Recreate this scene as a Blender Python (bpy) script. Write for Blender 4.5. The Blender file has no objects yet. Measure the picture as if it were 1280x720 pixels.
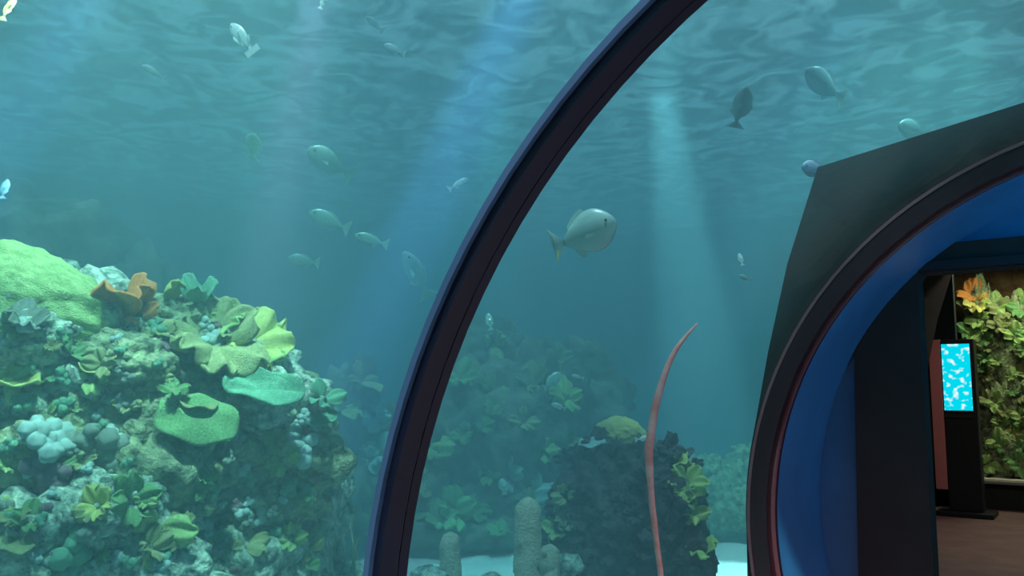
import bpy, bmesh, math, random
from mathutils import Vector, Matrix, Quaternion, noise
from mathutils.bvhtree import BVHTree

random.seed(7)
R = math.radians
S = bpy.context.scene
C = S.collection

# ------------------------------------------------------------------ camera
F_PX = 1065.0
YAW, PITCH = R(36.0), R(6.5)
CAM = Vector((0, 0, 1.6))
cam_d = bpy.data.cameras.new('camera')
cam_d.sensor_width = 36.0
cam_d.lens = 36.0 * F_PX / 1280.0
cam_d.clip_start = 0.02
cam_o = bpy.data.objects.new('camera', cam_d)
C.objects.link(cam_o)
cam_o.location = CAM
cam_o.rotation_euler = (R(90) + PITCH, 0, YAW)
S.camera = cam_o
RT = Vector((math.cos(YAW), math.sin(YAW), 0))
FW = Vector((-math.sin(YAW) * math.cos(PITCH), math.cos(YAW) * math.cos(PITCH), math.sin(PITCH)))
UP = RT.cross(FW)


def ray(x, y):                      # direction with unit depth along the view axis
    return FW + RT * ((x - 640) / F_PX) - UP * ((y - 360) / F_PX)


def at(x, y, d):                    # photo pixel at a depth in metres
    return CAM + ray(x, y) * d


def on_y(x, y, Y):                  # photo pixel on the upright plane Y
    r = ray(x, y)
    return CAM + r * (Y / r.y)


def on_z(x, y, z=0.0):              # photo pixel on a level plane
    r = ray(x, y)
    return CAM + r * ((z - CAM.z) / r.z)


# ------------------------------------------------------------------ light and exposure
SURF = 4.5                          # water level
w = bpy.data.worlds.new('world')
S.world = w
w.use_nodes = True
w.node_tree.nodes['Background'].inputs[0].default_value = (0.45, 0.85, 0.95, 1)
w.node_tree.nodes['Background'].inputs[1].default_value = 0.95

sv = S.view_settings
sv.view_transform = 'Standard'
sv.look = 'None'
sv.exposure = 0.0
sv.gamma = 1.0
sv.use_curve_mapping = False
S.cycles.max_bounces = 6
S.cycles.diffuse_bounces = 2
S.cycles.glossy_bounces = 2
S.cycles.transmission_bounces = 4
S.cycles.transparent_max_bounces = 40
S.cycles.volume_bounces = 1
S.cycles.caustics_reflective = False
S.cycles.caustics_refractive = False
S.cycles.sample_clamp_indirect = 4.0
S.cycles.sample_clamp_direct = 0.0


def light(name, kind, loc, energy, color, target=None, **kw):
    d = bpy.data.lights.new(name, kind)
    d.energy = energy
    d.color = color
    for k, v in kw.items():
        setattr(d, k, v)
    o = bpy.data.objects.new(name, d)
    C.objects.link(o)
    o.location = loc
    if target is not None:
        o.rotation_euler = (Vector(target) - Vector(loc)).to_track_quat('-Z', 'Y').to_euler()
    return o


# daylight through the glass roof over the tank
light('daylight', 'SUN', (0, 6, 12), 8.2, (0.86, 1.0, 0.97), target=(-3.2, 10.2, 0), angle=R(5))


def beam(name, p_top, p_low, energy, color, deg, blend=0.6):
    # a spotlight above the water whose shaft passes through two points
    d = (p_top - p_low).normalized()
    loc = p_top + d * ((SURF + 1.4 - p_top.z) / d.z)
    light(name, 'SPOT', loc, energy, color, target=p_low, spot_size=R(deg), spot_blend=blend, shadow_soft_size=0.08)


beam('tank_spotlight_blue', at(625, 60, 5.2), at(470, 420, 5.6), 27000, (0.30, 0.50, 1.0), 8)
beam('tank_spotlight_blue_side', at(105, -10, 5.0), at(-40, 250, 5.2), 14000, (0.40, 0.55, 1.0), 10)
beam('reflection_beam_pink', at(395, 20, 5.6), at(325, 400, 5.4), 15000, (1.0, 0.35, 0.60), 8)  # added beam standing in for a pink reflection in the acrylic
beam('added_fill_green', at(1160, 60, 7.2), at(1120, 240, 7.4), 2600, (0.45, 1.0, 0.75), 60, 1.0)  # added soft light to brighten the greenish water above the portal
beam('added_fill_reef', at(165, 200, 3.75), at(120, 560, 4.2), 5200, (0.80, 1.0, 0.74), 40, 0.9)  # added fill that brightens the near reef, no lamp known there
beam('tank_spotlight_cyan', at(960, 250, 7.0), at(850, 500, 7.4), 5000, (0.25, 0.7, 1.0), 12)
beam('tank_spotlight_sand', on_z(908, 712) + Vector((-.5, .2, 3.5)), on_z(908, 712), 12000, (0.7, 1.0, 0.92), 12, 0.4)
beam('tank_spotlight_sand', on_z(610, 706) + Vector((-.3, .5, 3.5)), on_z(610, 706), 5000, (0.4, 1.0, 0.85), 13, 0.5)


# ------------------------------------------------------------------ materials
def nt(name):
    m = bpy.data.materials.new(name)
    m.use_nodes = True
    t = m.node_tree
    return m, t, t.nodes, t.links


def mat(name, col, rough=0.6, col2=None, scale=8.0, bump=0.0, bscale=30.0, metal=0.0, spec=0.3, kind='noise', lo=0.35, hi=0.65):
    m, t, N, L = nt(name)
    b = N['Principled BSDF']
    b.inputs['Roughness'].default_value = rough
    b.inputs['Metallic'].default_value = metal
    b.inputs['Specular IOR Level'].default_value = spec
    b.inputs['Base Color'].default_value = (*col, 1)
    tc = N.new('ShaderNodeTexCoord')
    if col2 is not None:
        if kind == 'noise':
            n = N.new('ShaderNodeTexNoise')
            n.inputs['Scale'].default_value = scale
            n.inputs['Detail'].default_value = 6
            n.inputs['Roughness'].default_value = 0.65
            out = n.outputs['Fac']
        else:
            n = N.new('ShaderNodeTexVoronoi')
            n.inputs['Scale'].default_value = scale
            out = n.outputs['Distance']
        L.new(tc.outputs['Object'], n.inputs['Vector'])
        r = N.new('ShaderNodeValToRGB')
        r.color_ramp.elements[0].position = lo
        r.color_ramp.elements[0].color = (*col, 1)
        r.color_ramp.elements[1].position = hi
        r.color_ramp.elements[1].color = (*col2, 1)
        L.new(out, r.inputs['Fac'])
        L.new(r.outputs['Color'], b.inputs['Base Color'])
    if bump > 0:
        n2 = N.new('ShaderNodeTexNoise')
        n2.inputs['Scale'].default_value = bscale
        n2.inputs['Detail'].default_value = 8
        L.new(tc.outputs['Object'], n2.inputs['Vector'])
        bp = N.new('ShaderNodeBump')
        bp.inputs['Strength'].default_value = bump
        bp.inputs['Distance'].default_value = 0.03
        L.new(n2.outputs['Fac'], bp.inputs['Height'])
        L.new(bp.outputs['Normal'], b.inputs['Normal'])
    return m


def emit(name, col, strength):
    m, t, N, L = nt(name)
    N.remove(N['Principled BSDF'])
    e = N.new('ShaderNodeEmission')
    e.inputs[0].default_value = (*col, 1)
    e.inputs[1].default_value = strength
    L.new(e.outputs[0], N['Material Output'].inputs['Surface'])
    return m


def water_mat():
    m, t, N, L = nt('tank_water')
    N.remove(N['Principled BSDF'])
    sc = N.new('ShaderNodeVolumeScatter')
    sc.inputs['Color'].default_value = (0.46, 0.82, 0.88, 1)
    sc.inputs['Density'].default_value = 0.115
    sc.inputs['Anisotropy'].default_value = 0.1
    ab = N.new('ShaderNodeVolumeAbsorption')
    ab.inputs['Color'].default_value = (0.40, 0.69, 0.75, 1)
    ab.inputs['Density'].default_value = 0.45
    ad = N.new('ShaderNodeAddShader')
    L.new(sc.outputs[0], ad.inputs[0])
    L.new(ab.outputs[0], ad.inputs[1])
    L.new(ad.outputs[0], N['Material Output'].inputs['Volume'])
    return m


def surface_mat():
    # rippled water skin seen from below: part clear (light comes through), part mirror
    m, t, N, L = nt('water_surface')
    N.remove(N['Principled BSDF'])
    tc = N.new('ShaderNodeTexCoord')
    mp = N.new('ShaderNodeMapping')
    mp.inputs['Scale'].default_value = (1.0, 1.0, 1.0)
    L.new(tc.outputs['Object'], mp.inputs['Vector'])
    n = N.new('ShaderNodeTexNoise')
    n.inputs['Scale'].default_value = 2.4
    n.inputs['Detail'].default_value = 3
    n.inputs['Distortion'].default_value = 1.2
    L.new(mp.outputs[0], n.inputs['Vector'])
    r = N.new('ShaderNodeValToRGB')
    r.color_ramp.elements[0].position = 0.42
    r.color_ramp.elements[0].color = (0.28, 0.33, 0.35, 1)
    r.color_ramp.elements[1].position = 0.62
    r.color_ramp.elements[1].color = (1, 1, 1, 1)
    L.new(n.outputs['Fac'], r.inputs['Fac'])
    tr = N.new('ShaderNodeBsdfTransparent')
    L.new(r.outputs['Color'], tr.inputs[0])  # bright ripples and shafts painted as a noise tint on the clear part
    gl = N.new('ShaderNodeBsdfGlossy')
    gl.inputs['Color'].default_value = (0.85, 1, 1, 1)
    gl.inputs['Roughness'].default_value = 0.12
    fr = N.new('ShaderNodeLayerWeight')
    fr.inputs['Blend'].default_value = 0.25
    mx = N.new('ShaderNodeMixShader')
    hf = N.new('ShaderNodeMath')
    hf.operation = 'MULTIPLY'
    hf.inputs[1].default_value = 0.45
    L.new(fr.outputs['Fresnel'], hf.inputs[0])
    L.new(hf.outputs[0], mx.inputs[0])
    L.new(tr.outputs[0], mx.inputs[1])
    L.new(gl.outputs[0], mx.inputs[2])
    L.new(mx.outputs[0], N['Material Output'].inputs['Surface'])
    return m


def acrylic_mat(name='clear_acrylic'):
    m, t, N, L = nt(name)
    N.remove(N['Principled BSDF'])
    tr = N.new('ShaderNodeBsdfTransparent')
    tr.inputs[0].default_value = (0.97, 0.99, 1, 1)
    gl = N.new('ShaderNodeBsdfGlossy')
    gl.inputs['Roughness'].default_value = 0.06
    lw = N.new('ShaderNodeLayerWeight')
    lw.inputs['Blend'].default_value = 0.5
    pw = N.new('ShaderNodeMath')
    pw.operation = 'POWER'
    pw.inputs[1].default_value = 5.0
    L.new(lw.outputs['Facing'], pw.inputs[0])
    ma = N.new('ShaderNodeMath')
    ma.operation = 'MULTIPLY_ADD'
    ma.inputs[1].default_value = 0.30
    ma.inputs[2].default_value = 0.012
    L.new(pw.outputs[0], ma.inputs[0])
    mx = N.new('ShaderNodeMixShader')
    L.new(ma.outputs[0], mx.inputs[0])
    L.new(tr.outputs[0], mx.inputs[1])
    L.new(gl.outputs[0], mx.inputs[2])
    L.new(mx.outputs[0], N['Material Output'].inputs['Surface'])
    return m


M = {}
M['water'] = water_mat()
M['surface'] = surface_mat()
M['acrylic'] = acrylic_mat()
M['sand'] = mat('pale_sand', (0.72, 0.70, 0.60), 0.9, (0.85, 0.84, 0.76), 20, 0.4, 60)
M['tankwall'] = mat('painted_tank_wall', (0.03, 0.16, 0.22), 0.9, (0.05, 0.22, 0.26), 0.6)
M['rock'] = mat('reef_rock', (0.06, 0.11, 0.09), 0.9, (0.66, 0.84, 0.64), 15, 1.0, 34, lo=0.36, hi=0.62)
M['rock2'] = mat('reef_rock_olive', (0.08, 0.12, 0.07), 0.9, (0.52, 0.62, 0.34), 13, 1.0, 30, lo=0.36, hi=0.68)
M['rockdark'] = mat('mound_rock', (0.016, 0.014, 0.016), 0.95, (0.17, 0.15, 0.15), 9, 1.0, 26, lo=0.4, hi=0.72)
M['rockbrown'] = mat('brown_back', (0.10, 0.06, 0.03), 0.9, (0.26, 0.17, 0.09), 4)
M['rockfar'] = mat('far_rock', (0.06, 0.09, 0.07), 0.9, (0.24, 0.29, 0.19), 3.5, 1.0, 14, lo=0.38, hi=0.65)
M['rockpale'] = mat('pale_rock', (0.34, 0.50, 0.36), 0.9, (0.60, 0.74, 0.54), 3, 1.0, 12, lo=0.38, hi=0.65)
M['lime'] = mat('lime_coral', (0.30, 0.52, 0.16), 0.8, (0.62, 0.85, 0.34), 9, 0.6, 40)
M['green'] = mat('green_coral', (0.16, 0.42, 0.16), 0.8, (0.40, 0.72, 0.30), 16, 0.7, 50)
M['sea'] = mat('seagreen_coral', (0.14, 0.42, 0.26), 0.8, (0.30, 0.66, 0.42), 12, 0.6, 40)
M['yellow'] = mat('yellow_coral', (0.72, 0.66, 0.12), 0.75, (0.92, 0.88, 0.38), 14, 0.5, 40)
M['yelgreen'] = mat('yellow_green_coral', (0.48, 0.58, 0.12), 0.75, (0.78, 0.86, 0.32), 14, 0.5, 40)
M['orange'] = mat('orange_coral', (0.80, 0.24, 0.05), 0.8, (0.95, 0.48, 0.16), 14, 0.5, 40)
M['olive'] = mat('olive_coral', (0.26, 0.34, 0.14), 0.8, (0.52, 0.58, 0.28), 12, 0.6, 40)
M['mustard'] = mat('mustard_dome', (0.42, 0.40, 0.14), 0.8, (0.58, 0.56, 0.22), 16, 0.4, 50)
M['pale'] = mat('pale_teal_coral', (0.30, 0.52, 0.48), 0.8, (0.62, 0.82, 0.74), 18, 0.5, 50)
M['grey'] = mat('grey_green_coral', (0.18, 0.26, 0.22), 0.85, (0.42, 0.52, 0.42), 18, 0.6, 50)
M['mauve'] = mat('mauve_coral', (0.20, 0.14, 0.16), 0.85, (0.42, 0.32, 0.34), 18, 0.6, 50)
M['dusky'] = mat('dusky_coral', (0.05, 0.04, 0.045), 0.85, (0.17, 0.14, 0.15), 18, 0.6, 50)
M['pillar'] = mat('pillar_coral', (0.42, 0.44, 0.28), 0.85, (0.62, 0.62, 0.44), 22, 0.8, 60)
M['grass'] = mat('sea_grass', (0.20, 0.32, 0.16), 0.7, (0.45, 0.52, 0.32), 5)
M['strand_reflection'] = mat('pink_reflection', (0.78, 0.20, 0.17), 0.5, (0.85, 0.42, 0.38), 9, 0.2, 30)  # reflection in the acrylic, given as the strand's own pink
M['black'] = mat('black_rubber', (0.018, 0.014, 0.040), 0.32, spec=0.5)
M['seam'] = mat('seam_bead', (0.62, 0.38, 0.42), 0.35, spec=0.5)
M['gasket'] = mat('rim_gasket', (0.16, 0.08, 0.09), 0.35, spec=0.5)
M['edge'] = mat('acrylic_edge', (0.16, 0.20, 0.36), 0.25, spec=0.5)
M['collar'] = mat('collar_concrete', (0.008, 0.012, 0.012), 0.7, (0.018, 0.025, 0.024), 3, 0.2, 12)
M['rim'] = mat('rim_rubber', (0.022, 0.010, 0.014), 0.3, spec=0.5)
M['blue'] = mat('blue_lining', (0.03, 0.17, 0.32), 0.34, (0.04, 0.22, 0.42), 2.0, spec=0.4)
M['dark'] = mat('dark_wall', (0.016, 0.028, 0.024), 0.8, (0.022, 0.036, 0.032), 2)
M['darkteal'] = mat('dark_teal_wall', (0.010, 0.028, 0.034), 0.7)
M['carpet'] = mat('brown_floor', (0.20, 0.12, 0.12), 0.6, (0.28, 0.18, 0.17), 3)
M['metal'] = mat('sill_metal', (0.45, 0.46, 0.42), 0.4, metal=0.6)
M['kiosk'] = mat('kiosk_black', (0.02, 0.028, 0.03), 0.45)
M['kiosk_redlit'] = mat('kiosk_side_redlit', (0.62, 0.27, 0.25), 0.5)  # red light falling on the kiosk side, put into its colour
M['eye'] = mat('fish_eye', (0.01, 0.01, 0.01), 0.1, spec=0.6)


def screen_mat():
    m, t, N, L = nt('lit_screen')
    N.remove(N['Principled BSDF'])
    tc = N.new('ShaderNodeTexCoord')
    mp = N.new('ShaderNodeMapping')
    mp.inputs['Scale'].default_value = (13, 1, 15)
    L.new(tc.outputs['Object'], mp.inputs['Vector'])
    n = N.new('ShaderNodeTexNoise')
    n.inputs['Scale'].default_value = 1.0
    n.inputs['Detail'].default_value = 1.5
    L.new(mp.outputs[0], n.inputs['Vector'])
    r = N.new('ShaderNodeValToRGB')
    r.color_ramp.elements[0].position = 0.54
    r.color_ramp.elements[0].color = (0.0, 0.70, 0.86, 1)
    r.color_ramp.elements[1].position = 0.66
    r.color_ramp.elements[1].color = (0.75, 0.97, 1, 1)
    L.new(n.outputs['Fac'], r.inputs['Fac'])
    e = N.new('ShaderNodeEmission')
    L.new(r.outputs['Color'], e.inputs[0])
    e.inputs[1].default_value = 1.0
    L.new(e.outputs[0], N['Material Output'].inputs['Surface'])
    return m


M['screen'] = screen_mat()


def fish_mat(name, back, side, belly, rough=0.35):
    m, t, N, L = nt(name)
    b = N['Principled BSDF']
    b.inputs['Roughness'].default_value = rough
    b.inputs['Metallic'].default_value = 0.15
    tc = N.new('ShaderNodeTexCoord')
    sx = N.new('ShaderNodeSeparateXYZ')
    L.new(tc.outputs['Object'], sx.inputs[0])
    mr = N.new('ShaderNodeMapRange')
    mr.inputs['From Min'].default_value = -0.26
    mr.inputs['From Max'].default_value = 0.26
    L.new(sx.outputs['Z'], mr.inputs['Value'])
    r = N.new('ShaderNodeValToRGB')
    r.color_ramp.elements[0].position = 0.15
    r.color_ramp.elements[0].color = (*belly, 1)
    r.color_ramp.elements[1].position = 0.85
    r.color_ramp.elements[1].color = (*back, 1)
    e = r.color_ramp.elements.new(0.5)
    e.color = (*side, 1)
    L.new(mr.outputs[0], r.inputs['Fac'])
    L.new(r.outputs['Color'], b.inputs['Base Color'])
    return m


M['fish_silver'] = fish_mat('silver_fish', (0.80, 0.90, 0.78), (0.26, 0.36, 0.31), (0.50, 0.60, 0.52))  # light catching the back is painted as a paler top
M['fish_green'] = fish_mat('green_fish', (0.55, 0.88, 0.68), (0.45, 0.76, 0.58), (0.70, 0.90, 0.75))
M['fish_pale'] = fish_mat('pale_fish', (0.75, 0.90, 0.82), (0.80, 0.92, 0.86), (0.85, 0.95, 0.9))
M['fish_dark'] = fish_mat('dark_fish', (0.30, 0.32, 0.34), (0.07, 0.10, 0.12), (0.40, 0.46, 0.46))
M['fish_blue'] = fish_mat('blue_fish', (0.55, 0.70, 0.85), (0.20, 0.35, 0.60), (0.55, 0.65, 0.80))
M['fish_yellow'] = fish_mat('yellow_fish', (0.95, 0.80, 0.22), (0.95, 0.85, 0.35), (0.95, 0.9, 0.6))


# ------------------------------------------------------------------ object helpers
def link(name, me, m=None, parent=None):
    o = bpy.data.objects.new(name, me)
    C.objects.link(o)
    if m is not None and not me.materials:
        me.materials.append(m)
    if parent is not None:
        o.parent = parent
    return o


def to_mesh(bm, name, smooth=True):
    bmesh.ops.recalc_face_normals(bm, faces=bm.faces)
    me = bpy.data.meshes.new(name)
    bm.to_mesh(me)
    bm.free()
    if smooth:
        for p in me.polygons:
            p.use_smooth = True
    return me


def tag(o, label, cat, group=None):
    o['label'] = label
    o['category'] = cat
    if group:
        o['group'] = group
    return o


def struct(o, label=None):
    o['kind'] = 'structure'
    if label:
        o['label'] = label
        o['category'] = 'setting'
    return o


def empty(name, loc, rot=None):
    o = bpy.data.objects.new(name, None)
    C.objects.link(o)
    o.location = loc
    o.empty_display_size = 0.05
    if rot is not None:
        o.rotation_mode = 'QUATERNION'
        o.rotation_quaternion = rot
    return o


def pydata(name, vs, fs, smooth=False):
    me = bpy.data.meshes.new(name)
    me.from_pydata([tuple(v) for v in vs], [], fs)
    bm = bmesh.new()
    bm.from_mesh(me)
    bmesh.ops.recalc_face_normals(bm, faces=bm.faces)
    bm.to_mesh(me)
    bm.free()
    if smooth:
        for p in me.polygons:
            p.use_smooth = True
    return me


def box_mesh(name, x0, x1, y0, y1, z0, z1, bev=0.0):
    bm = bmesh.new()
    bmesh.ops.create_cube(bm, size=1)
    for v in bm.verts:
        v.co = Vector((x0 + (v.co.x + .5) * (x1 - x0), y0 + (v.co.y + .5) * (y1 - y0), z0 + (v.co.z + .5) * (z1 - z0)))
    if bev > 0:
        bmesh.ops.bevel(bm, geom=bm.edges[:], offset=bev, segments=2, affect='EDGES', profile=0.5)
    return to_mesh(bm, name, False)


# ------------------------------------------------------------------ the tunnel and the tank
AX, AZ, RAD = 0.22, 0.86, 1.90      # tunnel axis and radius
A0, A1 = R(-26.9), R(206.9)         # arch runs from floor to floor
NSEG = 72


def arc_pt(r, a, y):
    return Vector((AX + r * math.cos(a), y, AZ + r * math.sin(a)))


def arch_band(name, r0, r1, y0, y1, a0=A0, a1=A1, n=NSEG):
    vs, fs = [], []
    for i in range(n + 1):
        a = a0 + (a1 - a0) * i / n
        vs += [arc_pt(r0, a, y0), arc_pt(r1, a, y0), arc_pt(r1, a, y1), arc_pt(r0, a, y1)]
    for i in range(n):
        for k in range(4):
            fs.append((i * 4 + k, i * 4 + (k + 1) % 4, i * 4 + 4 + (k + 1) % 4, i * 4 + 4 + k))
    fs += [(0, 1, 2, 3), tuple(n * 4 + k for k in (3, 2, 1, 0))]
    return pydata(name, vs, fs, True)


def auto_sharp(o, deg=35):
    me = o.data
    me.set_sharp_from_angle(angle=R(deg))
    return o


X0, X1, Y0, Y1, ZB = -14.0, 9.0, -4.0, 17.0, 0.0
YR, YP = 1.72, 4.59                 # near rib, portal
YD, YH = 5.6, 8.6                   # door wall, start of the far hall
YW = 12.8                           # wall with the second tank
HX0, HX1, HZ = -2.25, 3.4, 3.4

# outline of the gabled portal collar, measured on its own plane
YC = YP + 0.05
outl = [on_y(x, y, YC) for (x, y) in ((1022, 209), (1280, 128))]
left = [(933, 640), (944, 530), (960, 440), (984, 330), (1022, 209)]
poly = [on_y(x, y, YC) for x, y in left]
pz = outl[1].z + (outl[1].z - outl[0].z) / (outl[1].x - outl[0].x) * (AX - outl[1].x)
poly.append(Vector((AX, YC, pz)))
poly = [Vector((AX - RAD - .12, YC, -0.5))] + poly
poly = [(p.x - AX, p.z - AZ) for p in poly]
poly = poly + [(-x, z) for x, z in reversed(poly[:-1])]


def outline_r(a):
    dx, dz = math.cos(a), math.sin(a)
    best = RAD + 0.10
    for (x0, z0), (x1, z1) in zip(poly[:-1], poly[1:]):
        ex, ez = x1 - x0, z1 - z0
        den = dx * ez - dz * ex
        if abs(den) < 1e-9:
            continue
        t = (x0 * ez - z0 * ex) / den
        s = (x0 * dz - z0 * dx) / den
        if -1e-6 <= s <= 1 + 1e-6 and t > best:
            best = t
    return best


# water body: big box with the tunnel and the hall cut out of it, lofted through four sections
RW = RAD + 0.075


def water_sec(kind, y):
    notch = []
    n = 48
    for i in range(n + 1):
        a = R(207.5) + (R(-27.5) - R(207.5)) * i / n
        if kind == 'arch':
            p = arc_pt(RW, a, y)
            if i in (0, n):
                p.z = ZB
            notch.append(p)
        elif kind == 'collar':
            p = arc_pt(outline_r(a) - .02, a, y)
            p.z = ZB if i in (0, n) else max(ZB, p.z)
            notch.append(p)
        else:
            dx, dz = math.cos(a), math.sin(a)
            cx, cz = 0.575, 1.0
            hw, hh = 2.98, 2.56
            k = min(hw / abs(dx) if abs(dx) > 1e-6 else 1e9, (hh / dz) if dz > 1e-6 else 1e9)
            if i in (0, n):
                p = Vector((cx + (-hw if i == 0 else hw), y, ZB))
            else:
                p = Vector((cx + dx * k, y, max(ZB, cz + dz * k)))
            notch.append(p)
    return [Vector((X0, y, ZB))] + notch + [Vector((X1, y, ZB)), Vector((X1, y, SURF)), Vector((X0, y, SURF))]


secs = [water_sec('arch', Y0), water_sec('arch', YC + .02), water_sec('collar', YC + .02), water_sec('collar', YH + .05), water_sec('hall', YH + .05), water_sec('hall', Y1)]
ns = len(secs[0])
vs = [v for s in secs for v in s]
fs = []
for s in range(len(secs) - 1):
    for k in range(ns):
        a, b = s * ns + k, s * ns + (k + 1) % ns
        fs.append((a, b, b + ns, a + ns))
fs.append(tuple(range(ns)))
fs.append(tuple(range((len(secs) - 1) * ns, len(secs) * ns)))
wm = bpy.data.meshes.new('water')
wm.from_pydata([tuple(v) for v in vs], [], fs)
bm = bmesh.new()
bm.from_mesh(wm)
bmesh.ops.triangulate(bm, faces=[f for f in bm.faces if len(f.verts) > 4])
bmesh.ops.recalc_face_normals(bm, faces=bm.faces)
bm.to_mesh(wm)
bm.free()
water = link('water', wm, M['water'])
struct(water, 'hazy blue green water filling the tank around the tunnel')

# rippled surface
NX, NY = 150, 140
vs, fs = [], []
for j in range(NY + 1):
    for i in range(NX + 1):
        x = X0 + (X1 - X0) * i / NX
        y = Y0 + (Y1 - Y0) * j / NY
        z = 0.07 * noise.noise(Vector((x * 0.8, y * 0.8, 0))) + 0.035 * noise.noise(Vector((x * 2.1, y * 2.1, 4)))
        vs.append((x, y, SURF + 0.03 + z))
for j in range(NY):
    for i in range(NX):
        a = j * (NX + 1) + i
        fs.append((a, a + 1, a + NX + 2, a + NX + 1))
surf = link('water_surface', pydata('water_surface', vs, fs, True), M['surface'])
struct(surf, 'rippling water surface overhead with bright wavelets')

# sand floor with gentle dunes (kept out of the tunnel and hall)
vs, fs = [], []
NX, NY = 115, 105
for j in range(NY + 1):
    for i in range(NX + 1):
        x = X0 + (X1 - X0) * i / NX
        y = Y0 + (Y1 - Y0) * j / NY
        d = max(0, min(1, (abs(x - AX) - 2.0) / 1.0))
        z = -0.02 + d * (0.05 * noise.noise(Vector((x * .6, y * .6, 9))) + 0.015 * noise.noise(Vector((x * 3, y * 1.2, 2))))
        vs.append((x, y, z))
for j in range(NY):
    for i in range(NX):
        a = j * (NX + 1) + i
        fs.append((a, a + 1, a + NX + 2, a + NX + 1))
struct(link('floor_sand', pydata('floor_sand', vs, fs, True), M['sand']), 'pale sandy bed of the tank')


def plain_wall(name, x0, x1, y0, y1, z0, z1, m, label, parent=None):
    o = link(name, box_mesh(name, x0, x1, y0, y1, z0, z1), m, parent)
    return struct(o, label) if parent is None else o


TOP = SURF + 0.5
plain_wall('wall_left', X0 - .3, X0, Y0 - .3, Y1 + .3, -.3, TOP, M['tankwall'], 'teal painted left wall of the big tank')
plain_wall('wall_right', X1, X1 + .3, Y0 - .3, Y1 + .3, -.3, TOP, M['tankwall'], 'teal painted right wall of the big tank')
plain_wall('wall_back', X0 - .3, X1 + .3, Y1, Y1 + .3, -.3, TOP, M['tankwall'], 'teal painted far wall of the big tank')
plain_wall('wall_front', X0 - .3, X1 + .3, Y0 - .3, Y0, -.3, TOP, M['tankwall'], 'dark wall closing the tank and tunnel behind the viewer')
plain_wall('floor', AX - 1.66, AX + 1.66, Y0, YD, -.02, 0.0, M['carpet'], 'brown walkway floor of the tunnel')

# acrylic panes
for k, (ya, yb) in enumerate(((Y0 + .01, YR - .004), (YR + .004, YP - .06))):
    o = auto_sharp(link('window_%d' % (k + 1), arch_band('acrylic_pane', RAD + 0.02, RAD + 0.06, ya, yb, n=160), M['acrylic']))
    struct(o, 'clear curved acrylic pane of the tunnel vault ' + ('near the viewer' if k == 0 else 'between rib and portal'))

# near rib: two black flanges with a bead between and an acrylic edge
rib = empty('tunnel_rib', (AX, YR, 0))
tag(rib, 'slim black arched seal rib crossing the acrylic vault', 'rib')


def part(name, me, m, parent):
    o = link(name, me, m)
    o.parent = parent
    o.matrix_parent_inverse = Matrix.Identity(4)
    loc = parent.matrix_world if False else None
    me.transform(Matrix.Translation(-Vector(parent.location)))
    return o


auto_sharp(part('flange', arch_band('flange', RAD - 0.028, RAD + 0.015, YR - 0.062, YR + 0.006), M['black'], rib))
auto_sharp(part('flange', arch_band('flange', RAD - 0.024, RAD + 0.015, YR + 0.016, YR + 0.052), M['black'], rib))
auto_sharp(part('seam_bead', arch_band('seam_bead', RAD - 0.020, RAD + 0.012, YR + 0.006, YR + 0.016), M['seam'], rib))
auto_sharp(part('acrylic_edge', arch_band('acrylic_edge', RAD - 0.004, RAD + 0.015, YR - 0.078, YR - 0.062), M['edge'], rib))

# portal: gabled collar with an arched opening
angs = sorted(set([A0 + (A1 - A0) * i / 120 for i in range(121)] + [math.atan2(z, x) if math.atan2(z, x) > A0 else math.atan2(z, x) + 2 * math.pi for x, z in poly[1:-1]]))
angs = [a for a in angs if A0 <= a <= A1]
vs, fs = [], []
YB = YD + .14
for a in angs:
    ro = outline_r(a)
    vs += [arc_pt(RAD + 0.05, a, YC), arc_pt(ro, a, YC), arc_pt(ro, a, YB), arc_pt(RAD + 0.05, a, YB)]
n = len(angs) - 1
for i in range(n):
    for k in range(4):
        fs.append((i * 4 + k, i * 4 + (k + 1) % 4, i * 4 + 4 + (k + 1) % 4, i * 4 + 4 + k))
fs += [(0, 1, 2, 3), tuple(n * 4 + k for k in (3, 2, 1, 0))]
hvs = []
for a in angs:
    ro = outline_r(a)
    hvs += [arc_pt(ro - .10, a, YB), arc_pt(ro, a, YB), arc_pt(ro, a, YH), arc_pt(ro - .10, a, YH)]
portal = empty('wall_portal', (AX, YP, 0))
struct(portal, 'dark gabled portal with an arched rim where the acrylic tunnel ends')
auto_sharp(part('collar', pydata('collar', vs, fs, True), M['collar'], portal), 25)
auto_sharp(part('housing', pydata('housing', hvs, fs, True), M['dark'], portal), 25)
auto_sharp(part('rim', arch_band('rim', RAD - 0.05, RAD + 0.05, YP - 0.05, YP + 0.12), M['rim'], portal))
auto_sharp(part('rim_gasket', arch_band('rim_gasket', RAD - 0.062, RAD - 0.045, YP + 0.02, YP + 0.05), M['gasket'], portal))
auto_sharp(part('rim_gasket', arch_band('rim_gasket', RAD + 0.040, RAD + 0.056, YP - 0.055, YP - 0.03), M['gasket'], portal))
auto_sharp(part('blue_lining', arch_band('blue_lining', RAD - 0.02, RAD + 0.04, YP + 0.12, YD), M['blue'], portal))

# blue end wall (arched) with the door opening
dl = on_y(1068, 600, YD).x          # outer left edge of the dark surround
dj = on_y(1163, 600, YD).x          # jamb edge of the opening
dtop = on_y(1240, 303, YD).z
dund = on_y(1240, 337, YD).z
dr = AX + (AX - dl)
djr = AX + (AX - dj)
wv, wf = [], []
op = [(dj, 0), (dj, dund), (djr, dund), (djr, 0)]


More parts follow.
